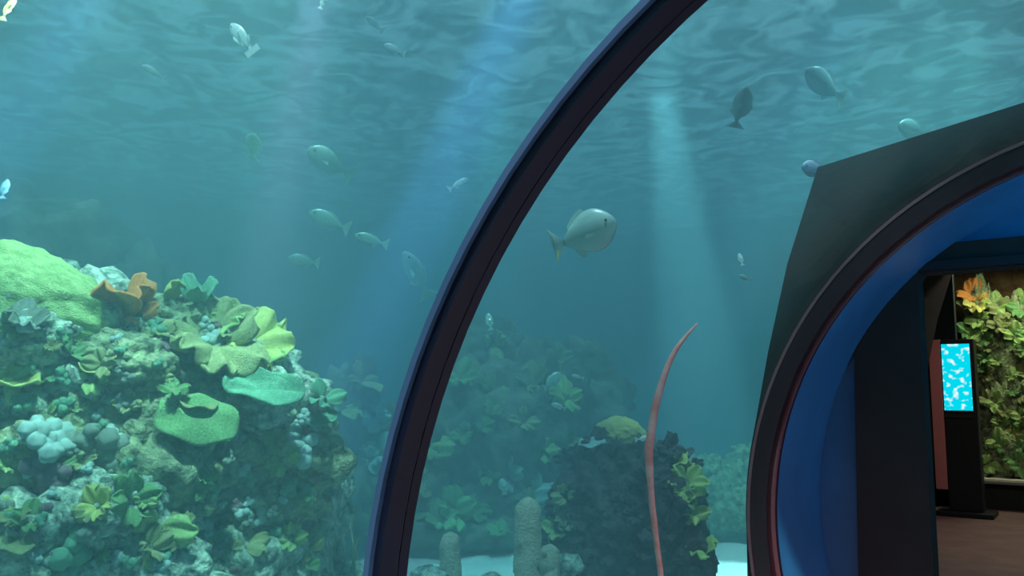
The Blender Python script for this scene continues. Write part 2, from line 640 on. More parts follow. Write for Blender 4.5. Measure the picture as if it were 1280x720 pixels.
def wall_with_opening(name, y0, y1, outer, inner):
    # outer and inner: polylines (x, z) of equal length from floor left over the top to floor right
    vs, fs = [], []
    n = len(outer)
    for (ox, oz), (ix, iz) in zip(outer, inner):
        vs += [(ox, y0, oz), (ix, y0, iz), (ix, y1, iz), (ox, y1, oz)]
    for i in range(n - 1):
        for k in range(4):
            fs.append((i * 4 + k, i * 4 + (k + 1) % 4, i * 4 + 4 + (k + 1) % 4, i * 4 + 4 + k))
    fs += [(0, 1, 2, 3), tuple((n - 1) * 4 + k for k in (3, 2, 1, 0))]
    return pydata(name, vs, fs)


NA = 60
outer, inner = [], []
for i in range(NA + 1):
    a = A1 + (A0 - A1) * i / NA
    outer.append((AX + (RAD + .03) * math.cos(a), max(0, AZ + (RAD + .03) * math.sin(a))))
    u = i / NA
    hgt = dund + .05
    wid = djr - dj + .10
    tot = 2 * hgt + wid
    s = u * tot
    if s <= hgt:
        inner.append((dj - .05, s))
    elif s <= hgt + wid:
        inner.append((dj - .05 + s - hgt, hgt))
    else:
        inner.append((djr + .05, tot - s))
struct(link('wall_end', wall_with_opening('wall_end', YD, YD + .10, outer, inner), M['blue']), 'blue arched end wall of the tunnel around the doorway')

# dark door surround, chamfered at its upper corners
ch = [on_y(1068, 402, YD - .03), on_y(1092, 345, YD - .03), on_y(1132, 309, YD - .03)]
so = [(dl, 0.0)] + [(p.x, p.z) for p in ch] + [(AX, dtop + 0.02)]
so = so + [(2 * AX - x, z) for x, z in reversed(so[:-1])]
si = [(dj, 0.0), (dj, dund * .8), (dj, dund * .97), (dj + .05, dund), (AX, dund)]
si = si + [(2 * AX - x, z) for x, z in reversed(si[:-1])]
ds = empty('door_1', (AX, YD, 0))
struct(ds, 'dark chamfered doorway surround inside the blue tunnel end')
part('frame', wall_with_opening('frame', YD - .05, YD - .002, so, si), M['dark'], ds)
part('jamb', box_mesh('jamb', dj - .048, dj, YD - .001, YD + .11, 0, dund), M['dark'], ds)
part('jamb', box_mesh('jamb', djr, djr + .048, YD - .001, YD + .11, 0, dund), M['dark'], ds)
part('lintel', box_mesh('lintel', dj - .048, djr + .048, YD - .001, YD + .11, dund, dund + .048), M['dark'], ds)
hd = box_mesh('header_band', dj, djr, YD - .07, YD - .052, dund + .015, dund + (dtop - dund) * .42)
part('header_band', hd, M['darkteal'], ds)

# passage and far hall
PL, PR = -1.45, 1.89
plain_wall('floor_hall', HX0, HX1, YD, YW + .3, -.019, 0.001, M['carpet'], 'brown floor of the hall beyond the doorway')
plain_wall('ceiling_hall', HX0 - .15, HX1 + .15, YH, YW + 2.2, HZ, HZ + .15, M['dark'], 'dark ceiling of the hall beyond the doorway')
plain_wall('wall_hall_left', HX0 - .15, HX0, YH, YW + 2.2, 0, HZ, M['dark'], 'dark left wall of the hall beyond the doorway')
plain_wall('wall_hall_right', HX1, HX1 + .15, YH, YW + 2.2, 0, HZ, M['dark'], 'dark right wall of the hall beyond the doorway')
ro_, ri_ = [], []
for a in reversed(angs):
    r = outline_r(a) - .05
    dx, dz = math.cos(a), math.sin(a)
    ri_.append((AX + r * dx, max(0, AZ + r * dz)))
    k = min((HX1 - AX) / dx if dx > 1e-6 else (HX0 - AX) / dx if dx < -1e-6 else 1e9, (HZ - AZ) / dz if dz > 1e-6 else 1e9)
    ro_.append((AX + k * dx, max(0, AZ + k * dz)))
struct(link('wall_hall_near', wall_with_opening('wall_hall_near', YH, YH + .1, ro_, ri_), M['dark']), 'dark near wall of the hall around the passage mouth')
# far wall with the window of the second tank
wl = on_y(1199, 500, YW).x
wt = on_y(1240, 333, YW).z
wb = on_y(1250, 600, YW).z
wr = HX1 - .5
far = empty('wall_far', (0, YW, 0))
struct(far, 'dark teal far wall of the hall framing the reef window')
part('wall_panel', box_mesh('wall_panel', HX0, wl, YW, YW + .15, 0, HZ), M['darkteal'], far)
part('wall_panel', box_mesh('wall_panel', wr, HX1, YW, YW + .15, 0, HZ), M['darkteal'], far)
part('wall_panel', box_mesh('wall_panel', wl, wr, YW, YW + .15, wt, HZ), M['darkteal'], far)
part('wall_panel', box_mesh('wall_panel', wl, wr, YW, YW + .15, 0, wb - .03), M['dark'], far)
part('sill', box_mesh('sill', wl - .02, wr, YW - .07, YW + .15, wb - .05, wb - .01, .008), M['metal'], far)
struct(link('window_3', box_mesh('window_3', wl, wr, YW + .06, YW + .08, wb - .02, wt), M['acrylic']), 'flat clear window of the second reef tank')
plain_wall('wall_reef_back', wl - .3, wr + .2, YW + 2.0, YW + 2.15, 0, HZ, M['rockbrown'], 'olive brown back of the second reef tank')
plain_wall('floor_reef', wl - .3, wr + .2, YW + .15, YW + 2.0, wb - .2, wb - .03, M['sand'], 'pale sand in the second reef tank')


# lamps that belong to the tunnel end and the hall
def lamp_fixture(name, label, loc, size, energy, color, down=True, target=None):
    r = empty(name, loc)
    tag(r, label, 'lamp')
    sx, sy = size
    me = box_mesh('housing', -sx / 2, sx / 2, -sy / 2, sy / 2, 0.003, 0.03)
    o = link('housing', me, M['kiosk'], r)
    d = bpy.data.lights.new(name + '_light', 'AREA')
    d.shape = 'RECTANGLE'
    d.size, d.size_y = sx, sy
    d.energy, d.color = energy, color
    lo = bpy.data.objects.new('glow', d)
    C.objects.link(lo)
    lo.parent = r
    if target is not None:
        r.rotation_mode = 'QUATERNION'
        r.rotation_quaternion = (Vector(target) - Vector(loc)).to_track_quat('-Z', 'Y')
    return r


lamp_fixture('cove_lamp', 'slim blue cove lamp above the tunnel end doorway', (AX + .6, YP + .30, AZ + RAD - .22), (1.2, .05), 15, (0.03, 0.46, 1.0), target=(AX - 1.7, YP + .75, .9))
lamp_fixture('cove_lamp', 'slim blue cove lamp low inside the tunnel end', (AX + 1.55, YP + .5, .5), (.05, .5), 1.5, (0.03, 0.46, 1.0), target=(AX - 1.7, YP + .75, 1.1))
lamp_fixture('hall_lamp', 'small warm ceiling lamp in the far hall', (-.4, 9.8, HZ - .032), (.5, .5), 26, (1.0, 0.72, 0.66), target=(-.4, 9.8, 0))
lamp_fixture('reef_lamp', 'warm white lamp above the second reef tank', (-.6, YW + .6, HZ - .032), (2.2, .3), 36, (0.95, 1.0, 0.62), target=(-.6, YW + .6, 0))
lamp_fixture('floor_marker_lamp', 'small red floor marker lamp at the portal foot', (AX - 1.25, YP - .35, .06), (.10, .10), 6, (1.0, 0.10, 0.10), target=(AX - 1.85, YP, .9))

# kiosk with the lit screen
YK = 11.9
kl, kr = on_y(1179, 500, YK).x, on_y(1221, 500, YK).x
kt = on_y(1200, 424, YK).z
ki = empty('information_kiosk', ((kl + kr) / 2, YK, 0))
tag(ki, 'tall dark kiosk with a glowing cyan screen beside the reef window', 'kiosk')
part('body', box_mesh('body', kl, kr, YK, YK + .22, 0.06, kt, .012), M['kiosk'], ki)
part('side_panel', box_mesh('side_panel', on_y(1164, 500, YK - .02).x, kl - .002, YK - .02, YK + .2, on_y(1172, 611, YK).z, kt, .006), M['kiosk_redlit'], ki)
part('base', box_mesh('base', kl - .14, kr + .12, YK - .12, YK + .34, 0.001, .06, .01), M['kiosk'], ki)
sl, sr = on_y(1178, 470, YK).x, on_y(1214, 470, YK).x
st, sb = on_y(1196, 430, YK).z, on_y(1196, 513, YK).z
bz = part('screen_bezel', box_mesh('screen_bezel', sl - .01, sr + .015, YK - .012, YK + .0, sb - .02, st + .015), M['kiosk'], ki)
sc_me = box_mesh('screen', sl + .006, sr, YK - .018, YK - .012, sb, st)
part('screen', sc_me, M['screen'], ki).parent = bz
part('label_plate', box_mesh('label_plate', sl, sr, YK - .012, YK, sb - .09, sb - .04), M['dark'], ki)


# ------------------------------------------------------------------ rocks
def rock_mesh(name, rx, ry, rz, seed, sub=5, amp=0.35, freq=1.3, nod=0.12, nf=4.0, flat=True):
    bm = bmesh.new()
    bmesh.ops.create_icosphere(bm, subdivisions=sub, radius=1)
    off = Vector((seed * 3.1, seed * 1.7, seed * 5.3))
    for v in bm.verts:
        p = v.co.copy()
        n = noise.fractal(p * freq + off, 1.0, 2.1, 4)
        d = noise.voronoi(p * nf + off)[0]
        k = 1 + amp * n + nod * (0.55 - d[0]) + nod * 0.5 * (d[1] - d[0])
        d2 = noise.voronoi(p * nf * 3.1 + off)[0]
        k += nod * 0.35 * (0.5 - d2[0])
        v.co = Vector((p.x * rx * k, p.y * ry * k, p.z * rz * k))
    return to_mesh(bm, name)


ROCKS = []                           # (object) used for landing corals


def rock_part(parent, px, py, wpx, hpx, d, m, seed, sub=5, deep=0.9, name='boulder', **kw):
    c = at(px, py, d)
    rx = wpx / 2 / F_PX * d
    rz = hpx / 2 / F_PX * d
    me = rock_mesh(name, rx, max(rx, rz) * deep, rz, seed, sub, **kw)
    me.transform(Matrix.Rotation(YAW, 4, 'Z'))
    if parent is None:
        o = link(name, me, m)
        o.location = c
    else:
        o = link(name, me, m, parent)
        o.location = c - Vector(parent.location)
    ROCKS.append((o, c))
    return o


reef = empty('reef', on_z(190, 900))
reef.location.z = 0
tag(reef, 'tall coral-crusted rock reef by the rib, topped with a lime dome', 'reef')
LR = [(222, 404, 130, 76, 4.5), (70, 470, 330, 250, 4.5), (-30, 640, 380, 330, 4.3), (150, 560, 260, 240, 4.3), (90, 700, 300, 260, 4.0), (255, 470, 210, 170, 4.7),
      (300, 560, 230, 220, 4.8), (250, 680, 230, 260, 4.7), (345, 660, 170, 260, 5.1), (110, 420, 180, 110, 4.4), (20, 400, 170, 100, 4.2),
      (330, 505, 150, 90, 4.6), (190, 900, 560, 380, 4.6), (60, 830, 420, 360, 4.2), (370, 860, 260, 330, 5.1), (60, 560, 130, 110, 3.9),
      (130, 640, 120, 100, 3.8), (30, 430, 150, 90, 4.0), (160, 455, 110, 80, 4.1)]
for i, (px, py, wp, hp, d) in enumerate(LR):
    rock_part(reef, px, py, wp, hp, d, M['rock'] if i % 3 else M['rock2'], i + 1, 5, nod=0.17, amp=0.30)

mound = empty('coral_mound', on_z(780, 735))
mound.location.z = 0
tag(mound, 'dark shaggy coral mound capped by a mustard dome coral', 'rock mound')
for i, (px, py, wp, hp, d) in enumerate([(780, 650, 180, 200, 7.0), (745, 700, 130, 130, 6.8), (830, 690, 110, 160, 6.9), (770, 590, 120, 90, 7.0), (840, 610, 60, 90, 7.1), (785, 740, 190, 90, 6.9)]):
    rock_part(mound, px, py, wp, hp, d, M['rockdark'], 40 + i, 5, nod=0.22, amp=0.22, nf=5)


def far_reef(label, spec, m, seed, nod=0.2, amp=0.4):
    r = empty('far_reef', (0, 0, 0))
    p = at(spec[0][0], spec[0][1], spec[0][4])
    r.location = (p.x, p.y, 0)
    tag(r, label, 'reef')
    for i, (px, py, wp, hp, d) in enumerate(spec):
        rock_part(r, px, py, wp, hp, d, m, seed + i, 5, nod=nod, amp=amp)
    return r


far_reef('dim hazy reef wall standing behind the black rib', [(610, 560, 190, 200, 9.5), (500, 620, 200, 260, 9.0), (430, 600, 160, 240, 8.5), (670, 530, 130, 170, 9.8), (560, 660, 260, 130, 9.2), (650, 620, 160, 160, 9.6), (590, 450, 120, 110, 10.2), (720, 500, 130, 130, 10.6)], M['rockfar'], 60)
far_reef('green boulders on the bright sand beside the portal', [(905, 634, 74, 70, 9.0), (945, 612, 84, 100, 9.3), (878, 604, 50, 70, 9.6)], M['rock2'], 75)
far_reef('hazy greenish rock slope rising behind the lime dome coral', [(20, 360, 300, 200, 9.6), (-90, 320, 300, 260, 9.3), (160, 440, 240, 200, 9.5), (60, 600, 420, 500, 9.8)], M['rockfar'], 80)

bpy.context.view_layer.update()
VV, FF = [], []
for o, c in ROCKS:
    base = len(VV)
    VV += [v.co + c for v in o.data.vertices]
    FF += [tuple(base + i for i in p.vertices) for p in o.data.polygons]
BVH = BVHTree.FromPolygons(VV, FF)


def land(px, py, dflt=5.0):
    r = ray(px, py)
    hit, nrm, idx, dist = BVH.ray_cast(CAM, r.normalized())
    if hit is None:
        return at(px, py, dflt), Vector((0, 0, 1)), dflt
    if nrm.dot(r) > 0:
        nrm = -nrm
    return hit, nrm, (hit - CAM).dot(FW)


def quat_z(z, spin=0.0):
    z = z.normalized()
    return z.to_track_quat('Z', 'Y') @ Quaternion((0, 0, 1), spin)


# ------------------------------------------------------------------ corals
def plate_mesh(seed, wav=0.10, cup=0.25, nr=10, na=44, thick=0.07, ell=1.0):
    bm = bmesh.new()
    rows = []
    off = seed * 7.7
    for j in range(1, nr + 1):
        row = []
        for i in range(na):
            a = 2 * math.pi * i / na
            t = j / nr
            rr = 1 + 0.20 * noise.noise(Vector((math.cos(a) * 1.6 + off, math.sin(a) * 1.6, off)))
            z = cup * t * t + wav * t * t * math.sin(a * 5 + off) + 0.02 * math.sin(a * 22) * t + 0.045 * t * noise.noise(Vector((math.cos(a) * t * 5, math.sin(a) * t * 5, off)))
            row.append(bm.verts.new((math.cos(a) * t * rr, math.sin(a) * t * rr * ell, z)))
        rows.append(row)
    c = bm.verts.new((0, 0, 0))
    for i in range(na):
        bm.faces.new((c, rows[0][i], rows[0][(i + 1) % na]))
    for j in range(nr - 1):
        for i in range(na):
            bm.faces.new((rows[j][i], rows[j + 1][i], rows[j + 1][(i + 1) % na], rows[j][(i + 1) % na]))
    bmesh.ops.recalc_face_normals(bm, faces=bm.faces)
    bmesh.ops.solidify(bm, geom=bm.faces[:], thickness=thick)
    return to_mesh(bm, 'plate')


def stalk_mesh(r0=0.26, r1=0.16, h=0.6):
    bm = bmesh.new()
    bmesh.ops.create_cone(bm, cap_ends=True, segments=14, radius1=r1, radius2=r0, depth=h)
    bmesh.ops.translate(bm, verts=bm.verts, vec=(0, 0, -h / 2 - 0.07))
    return to_mesh(bm, 'stalk')


def frond_mesh(seed, wide=1.0, curl=0.5, ruffle=0.12, nu=14, nv=18, thick=0.05, tip=0.8):
    # an upright leaf: foot at the origin, rises along +Z, faces -Y
    bm = bmesh.new()
    g = []
    for j in range(nu + 1):
        t = j / nu
        row = []
        for i in range(nv + 1):
            s = i / nv * 2 - 1
            half = wide * 0.5 * (0.22 + 0.9 * math.sin(math.pi * min(1, t * tip + 0.02) * 0.9) ** 0.8) * (1 - 0.25 * t)
            hgt = t * (1 - 0.28 * s * s * t) + 0.03 * noise.noise(Vector((s * 4, seed, t)))
            y = curl * t * t * 0.6 + ruffle * t * math.sin(s * 6 + seed) + 0.25 * half * s * s
            row.append(bm.verts.new((s * half, -y, hgt)))
        g.append(row)
    for j in range(nu):
        for i in range(nv):
            bm.faces.new((g[j][i], g[j][i + 1], g[j + 1][i + 1], g[j + 1][i]))
    bmesh.ops.recalc_face_normals(bm, faces=bm.faces)
    bmesh.ops.solidify(bm, geom=bm.faces[:], thickness=thick)
    return to_mesh(bm, 'frond')


def dome_mesh(seed, nf=5.0, groove=0.07, sub=5):
    bm = bmesh.new()
    bmesh.ops.create_icosphere(bm, subdivisions=sub, radius=1)
    off = Vector((seed * 2.3, seed, seed * 4.1))
    for v in bm.verts:
        p = v.co.copy()
        n = noise.noise(p * 1.4 + off) * 0.12
        g = abs(noise.noise(p * nf + off)) * groove * 2
        v.co = p * (1 + n + g)
    return to_mesh(bm, 'dome')


def tube_mesh(pts, radii, seg=10, name='branch', lump=0.0, seed=0.0):
    bm = bmesh.new()
    rings = []
    n = len(pts)
    for i, (p, r) in enumerate(zip(pts, radii)):
        d = (pts[min(n - 1, i + 1)] - pts[max(0, i - 1)]).normalized()
        u = d.cross(Vector((0.31, 0.9, 0.12))).normalized()
        v = d.cross(u)
        ring = []
        for k in range(seg):
            a = 2 * math.pi * k / seg
            q = u * math.cos(a) + v * math.sin(a)
            rr = r * (1 + lump * noise.noise((p + q * r) * (0.9 / max(r, 1e-4)) + Vector((seed, 0, 0))))
            ring.append(bm.verts.new(p + q * rr))
        rings.append(ring)
    for a, b in zip(rings[:-1], rings[1:]):
        for k in range(seg):
            bm.faces.new((a[k], a[(k + 1) % seg], b[(k + 1) % seg], b[k]))
    bm.faces.new(rings[0])
    bm.faces.new(rings[-1])
    return to_mesh(bm, name)


def knob_mesh(seed):
    bm = bmesh.new()
    bmesh.ops.create_icosphere(bm, subdivisions=3, radius=1)
    off = Vector((seed, seed * 2.2, 0))
    for v in bm.verts:
        p = v.co.copy()
        v.co = p * (1 + 0.22 * noise.noise(p * 1.7 + off) + 0.10 * (0.5 - noise.voronoi(p * 4 + off)[0][0]))
        v.co.z *= 0.85
    return to_mesh(bm, 'knob')


_mc = {}


def cached(key, fn, m):
    k = (key, m.name)
    if k not in _mc:
        me = fn()
        me.materials.append(m)
        _mc[k] = me
    return _mc[k]


def child(name, me, parent, loc=(0, 0, 0), rot=None, scale=(1, 1, 1)):
    o = bpy.data.objects.new(name, me)
    C.objects.link(o)
    o.parent = parent
    o.location = loc
    o.scale = scale
    if rot is not None:
        o.rotation_mode = 'QUATERNION'
        o.rotation_quaternion = rot
    return o


TOCAM = -FW


def plate_coral(px, py, wpx, label, m, face=0.5, ell=0.8, seed=1, cat='coral', group=None, lift=0.3, cup=0.2, dflt=4.6):
    p, n, d = land(px, py, dflt)
    s = wpx / 2 / F_PX * d
    axis = Vector((0, 0, 1)) * (1 - face) + (CAM - p).normalized() * face + n * 0.15
    q = quat_z(axis)
    e = empty('plate_coral', p + n * s * lift, q)
    e.scale = (s, s, s)
    tag(e, label, cat, group)
    # widest direction kept level
    lvl = RT.copy()
    me = cached(('plate', seed, ell, cup), lambda: plate_mesh(seed, ell=ell, cup=cup), m)
    loc_l = q.inverted() @ lvl
    spin = math.atan2(loc_l.y, loc_l.x)
    child('plate', me, e, rot=Quaternion((0, 0, 1), spin))
    child('stalk', cached(('stalk', 0), stalk_mesh, m), e)
    return e


def leaf_coral(px, py, wpx, label, m, n_f=5, seed=1, group=None, up=0.6, spread=0.9, wide=1.0, name='leaf_coral', dflt=4.8, parts_name='frond', size=None):
    p, n, d = land(px, py, dflt)
    s = wpx / F_PX * d
    axis = n * (1 - up) + Vector((0, 0, 1)) * up + (CAM - p).normalized() * 0.25
    e = empty(name, p - n * s * 0.04, quat_z(axis))
    e.scale = (s, s, s)
    tag(e, label, 'coral', group)
    rnd = random.Random(seed * 13 + 5)
    for k in range(n_f):
        v = (seed + k) % 4
        me = cached(('frond', v, wide), lambda: frond_mesh(v * 1.7 + 0.3, wide=wide), m)
        a = 2 * math.pi * (k + rnd.uniform(-.3, .3)) / n_f
        q = Quaternion((0, 0, 1), a) @ Quaternion((1, 0, 0), spread * rnd.uniform(0.3, 1.0))
        k2 = rnd.uniform(0.55, 0.85)
        child(parts_name, me, e, loc=(0.08 * math.sin(a), -0.08 * math.cos(a), 0), rot=q, scale=(k2, k2, k2))
    return e


def knob_coral(px, py, wpx, label, m, n_k=6, seed=1, group=None, name='knob_coral', cat='coral'):
    p, n, d = land(px, py, 5)
    s = wpx / 2 / F_PX * d
    rnd = random.Random(seed)
    e = empty(name, p + n * s * 0.05, quat_z(n, rnd.uniform(0, 6)))
    e.scale = (s, s, s)
    tag(e, label, cat, group)
    for k in range(n_k):
        me = cached(('knob', k % 3), lambda: knob_mesh(k % 3 + 1.3), m)
        a = k * 2.4
        r = 0.28 * math.sqrt(k)
        q = rnd.uniform(.26, .42)
        child('knob', me, e, loc=(r * math.cos(a), r * math.sin(a), q * 0.5 + rnd.uniform(-.05, .12)), scale=(q, q, q * rnd.uniform(.9, 1.3)))
    return e


def dome_coral(px, py, wpx, hpx, label, m, seed=1, cat='coral', d=None, deep=0.9, roll=0.0):
    p, n, dd = land(px, py, d or 5)
    if d is not None:
        dd = d
        p = at(px, py, d)
    sx, sz = wpx / 2 / F_PX * dd, hpx / 2 / F_PX * dd
    e = empty('dome_coral', p, Quaternion((0, 0, 1), YAW) @ Quaternion((0, 1, 0), roll))
    tag(e, label, cat)
    child('dome', cached(('dome', seed), lambda: dome_mesh(seed), m), e, scale=(sx, sx * deep, sz))
    child('foot', cached(('stalk', 0), stalk_mesh, m), e, loc=(0, 0, -sz * .7), scale=(sx, sx, sz))
    return e


# landmark things (px, py, short name)


def where(px, py, marks):
    # which landmark thing a small coral sits by, and on which side of it (up, down, beside)
    m = min(marks, key=lambda q: (q[0] - px) ** 2 + (q[1] - py) ** 2)
    dx, dy = px - m[0], py - m[1]
    rel = 'beside' if abs(dx) > abs(dy) else ('above' if dy < 0 else 'below')
    return rel + ' the ' + m[2]


REEF_MARKS = [(40, 372, 'lime dome'), (160, 372, 'orange cup coral'), (270, 410, 'cabbage coral'), (322, 484, 'wide plate coral'), (222, 556, 'round moss-green plate'),
              (112, 467, 'small yellow plate'), (22, 496, 'yellow shelf coral'), (394, 515, 'hanging plate'), (374, 622, 'tiny bright plate'), (20, 674, 'olive shelf coral'),
              (195, 664, 'curled leaf coral'), (122, 634, 'yellow-green tuft'), (55, 552, 'turquoise cluster'), (285, 660, 'tallest sea grass'), (90, 690, 'knobby cluster at the foot')]
MOUND_MARKS = [(775, 545, 'mustard dome'), (850, 582, 'yellow shoulder leaf'), (862, 640, 'yellow curled coral'), (812, 610, 'pink strand'), (700, 690, 'short pillar'), (780, 690, 'bare foot of the mound')]
FAR_MARKS = [(450, 560, 'tall reef edge'), (563, 640, 'lone pillar'), (660, 600, 'tallest pillar'), (530, 470, 'black rib'), (715, 520, 'dark mound'), (690, 476, 'turquoise fish')]
TANK_MARKS = [(1222, 380, 'yellow tuft'), (1216, 368, 'red-brown coral'), (1276, 546, 'golden coral'), (1222, 470, 'kiosk screen'), (1250, 596, 'window sill')]

# --- the named corals of the tall reef
e = dome_coral(22, 372, 240, 125, 'large lime green dome coral crowning the tall reef', M['lime'], 2, d=4.15, deep=0.6, roll=R(19))
leaf_coral(160, 388, 76, 'orange cup coral beside the lime dome coral', M['orange'], 4, 3, up=0.8, spread=0.5, wide=1.1)
leaf_coral(207, 374, 46, 'bright yellow-green leaf coral next to the orange coral', M['yelgreen'], 2, 5, up=0.95, spread=0.3, wide=1.0)
leaf_coral(246, 376, 46, 'dark teal leaf coral behind the yellow-green leaf', M['sea'], 3, 6, up=0.95, spread=0.3)
leaf_coral(268, 425, 84, 'crinkled olive cabbage coral with broad folded leaves', M['olive'], 7, 7, up=0.5, spread=1.1, wide=1.1)
leaf_coral(312, 432, 66, 'fan-ribbed yellowish cabbage coral at the reef edge', M['yelgreen'], 5, 9, up=0.5, spread=1.0, wide=1.2)
plate_coral(322, 484, 104, 'wide sea-green plate coral sloping under the cabbage corals', M['sea'], face=0.55, ell=0.5, seed=3)
plate_coral(222, 556, 100, 'round moss-green plate coral facing out of the reef', M['green'], face=0.75, ell=0.72, seed=4, lift=0.9, cup=-0.10)
plate_coral(236, 508, 58, 'thin yellowish plate coral just above the round moss-green plate', M['olive'], face=0.2, ell=0.7, seed=5)
plate_coral(112, 467, 42, 'small yellow plate coral in the middle of the reef face', M['yelgreen'], face=0.5, ell=0.6, seed=6, lift=.5)
plate_coral(22, 496, 74, 'yellow shelf coral below a smaller shelf on the reef', M['yelgreen'], face=0.18, ell=0.7, seed=7, lift=.5)
plate_coral(10, 477, 48, 'small pale shelf coral above the yellow shelf coral', M['lime'], face=0.2, ell=0.7, seed=8, lift=.5)
plate_coral(394, 515, 46, 'small sea-green plate coral hanging off the reef edge', M['sea'], face=0.5, ell=0.7, seed=9, dflt=4.9)
plate_coral(374, 622, 30, 'tiny bright green plate coral low on the reef edge', M['green'], face=0.2, ell=0.7, seed=10, lift=.6)
plate_coral(20, 674, 52, 'olive shelf coral low on the reef', M['olive'], face=0.25, ell=0.7, seed=11, lift=.5)
plate_coral(330, 455, 60, 'dull green plate coral tucked under the fan-ribbed coral', M['green'], face=0.3, ell=0.6, seed=12)
leaf_coral(195, 664, 54, 'bright green curled leaf coral jutting from the lower reef', M['lime'], 3, 11, up=0.2, spread=1.0)
leaf_coral(165, 628, 46, 'wavy green ribbon coral above the curled leaf coral', M['green'], 4, 12, up=0.3, spread=1.0)
leaf_coral(122, 634, 36, 'yellow-green tuft coral beside the wavy ribbon coral', M['yelgreen'], 5, 13, up=0.4, spread=1.0)
leaf_coral(30, 405, 44, 'shaded grey-green leaf coral under the lime dome', M['grey'], 4, 14, up=0.4)
leaf_coral(405, 500, 40, 'small dull green leaf coral behind the hanging plate', M['sea'], 3, 15, up=0.6)
leaf_coral(172, 395, 40, 'short orange-brown leaf coral at the foot of the orange cup', M['orange'], 3, 16, up=0.4, spread=1.0)
knob_coral(55, 552, 64, 'pale turquoise knobby coral cluster on the reef face', M['pale'], 12, 3)
knob_coral(120, 560, 70, 'grey-green knobby coral cluster beside the turquoise cluster', M['grey'], 12, 4)
knob_coral(62, 592, 56, 'mauve knobby coral cluster below the turquoise cluster', M['mauve'], 12, 5)
knob_coral(372, 556, 56, 'pale knobby coral cluster on the shaded reef edge', M['pale'], 9, 6)
knob_coral(90, 690, 70, 'sea-green knobby coral cluster at the reef foot', M['sea'], 10, 8)

# --- small encrusting corals over the reef face
rnd = random.Random(21)
kinds = [('grey', 'small grey-green knob coral crusting the tall reef', 'grey-green knob corals on the tall reef'),
         ('pale', 'small pale teal knob coral crusting the tall reef', 'pale knob corals on the tall reef'),
         ('sea', 'small sea-green knob coral crusting the tall reef', 'sea-green knob corals on the tall reef'),
         ('mauve', 'small mauve knob coral crusting the tall reef', 'mauve knob corals on the tall reef')]
cnt = 0
while cnt < 120:
    px = rnd.uniform(0, 400)
    top = 400 if px < 150 else (400 if px < 330 else 490)
    py = rnd.uniform(top, 716)
    p, n, d = land(px, py, 99)
    if d > 6 or ((px - 222) / 62) ** 2 + ((py - 556) / 48) ** 2 < 1:
        continue
    k = rnd.choices(range(4), (4, 3, 3, 1))[0]
    knob_coral(px, py, rnd.uniform(16, 36), kinds[k][1].replace('crusting the tall reef', 'on the reef ' + where(px, py, REEF_MARKS)), M[kinds[k][0]], rnd.choice((4, 5, 6)), 100 + cnt, kinds[k][2])
    cnt += 1
cnt = 0
lk = [('green', 'small green leaf coral growing on the tall reef', 'green leaf corals on the tall reef'),
      ('olive', 'small olive leaf coral growing on the tall reef', 'olive leaf corals on the tall reef'),
      ('lime', 'small lime leaf coral growing on the tall reef', 'lime leaf corals on the tall reef')]
while cnt < 46:
    px = rnd.uniform(0, 390)
    py = rnd.uniform(400 if px < 330 else 490, 716)
    p, n, d = land(px, py, 99)
    if d > 6 or ((px - 222) / 62) ** 2 + ((py - 556) / 48) ** 2 < 1:
        continue
    k = rnd.choices(range(3), (4, 4, 2))[0]
    leaf_coral(px, py, rnd.uniform(18, 34), lk[k][1].replace('growing on the tall reef', 'on the reef ' + where(px, py, REEF_MARKS)), M[lk[k][0]], 4, 300 + cnt, lk[k][2], up=0.4, spread=1.0)
    cnt += 1

# --- corals of the central mound
dome_coral(775, 545, 62, 48, 'mustard dome coral on top of the dark mound', M['mustard'], 5, d=7.0)
plate_coral(742, 556, 36, 'pale leaf-like plate coral beside the mustard dome', M['pale'], face=0.3, ell=0.6, seed=14)
leaf_coral(846, 582, 30, 'yellow leaf coral at the shoulder of the dark mound', M['yellow'], 3, 22, up=0.8, spread=0.6)
leaf_coral(856, 606, 42, 'yellow-green leaf coral below the yellow leaf on the mound', M['yelgreen'], 5, 23, up=0.4, spread=1.0)
leaf_coral(862, 640, 32, 'bright yellow curled coral on the side of the mound', M['yellow'], 4, 24, up=0.4, spread=1.0)
leaf_coral(848, 622, 34, 'dull green leaf coral between the yellow corals of the mound', M['olive'], 4, 25, up=0.4, spread=1.0)
leaf_coral(880, 690, 34, 'yellow-green leaf coral beside the bright sand', M['yelgreen'], 5, 26, up=0.8, spread=0.8, dflt=7.0)
cnt = 0
while cnt < 70:
    px, py = rnd.uniform(695, 868), rnd.uniform(556, 716)
    p, n, d = land(px, py, 99)
    if d > 7.8:
        continue
    if cnt % 3 == 0:
        knob_coral(px, py, rnd.uniform(14, 26), 'small dusky knob coral on the mound ' + where(px, py, MOUND_MARKS), M['dusky'], 4, 500 + cnt, 'dusky knob corals on the mound')
    else:
        leaf_coral(px, py, rnd.uniform(18, 32), 'small dusky leaf tuft on the mound ' + where(px, py, MOUND_MARKS), M['dusky'], 4, 500 + cnt, 'dusky tufts on the mound', up=0.25, spread=1.0)
    cnt += 1

# --- corals of the far reef
cnt = 0
while cnt < 40:
    px, py = rnd.uniform(430, 715), rnd.uniform(430, 690)
    p, n, d = land(px, py, 99)
    if d > 13 or d < 6:
        continue
    fm = rnd.choice(('lime', 'green', 'olive', 'pale'))
    leaf_coral(px, py, rnd.uniform(18, 40), 'hazy ' + fm + ' leaf coral on the dim reef wall ' + where(px, py, FAR_MARKS).replace('below', 'low behind').replace('above', 'high behind'), M[fm], 4, 700 + cnt, 'leaf corals on the dim reef wall', up=0.4, spread=1.0)
    cnt += 1

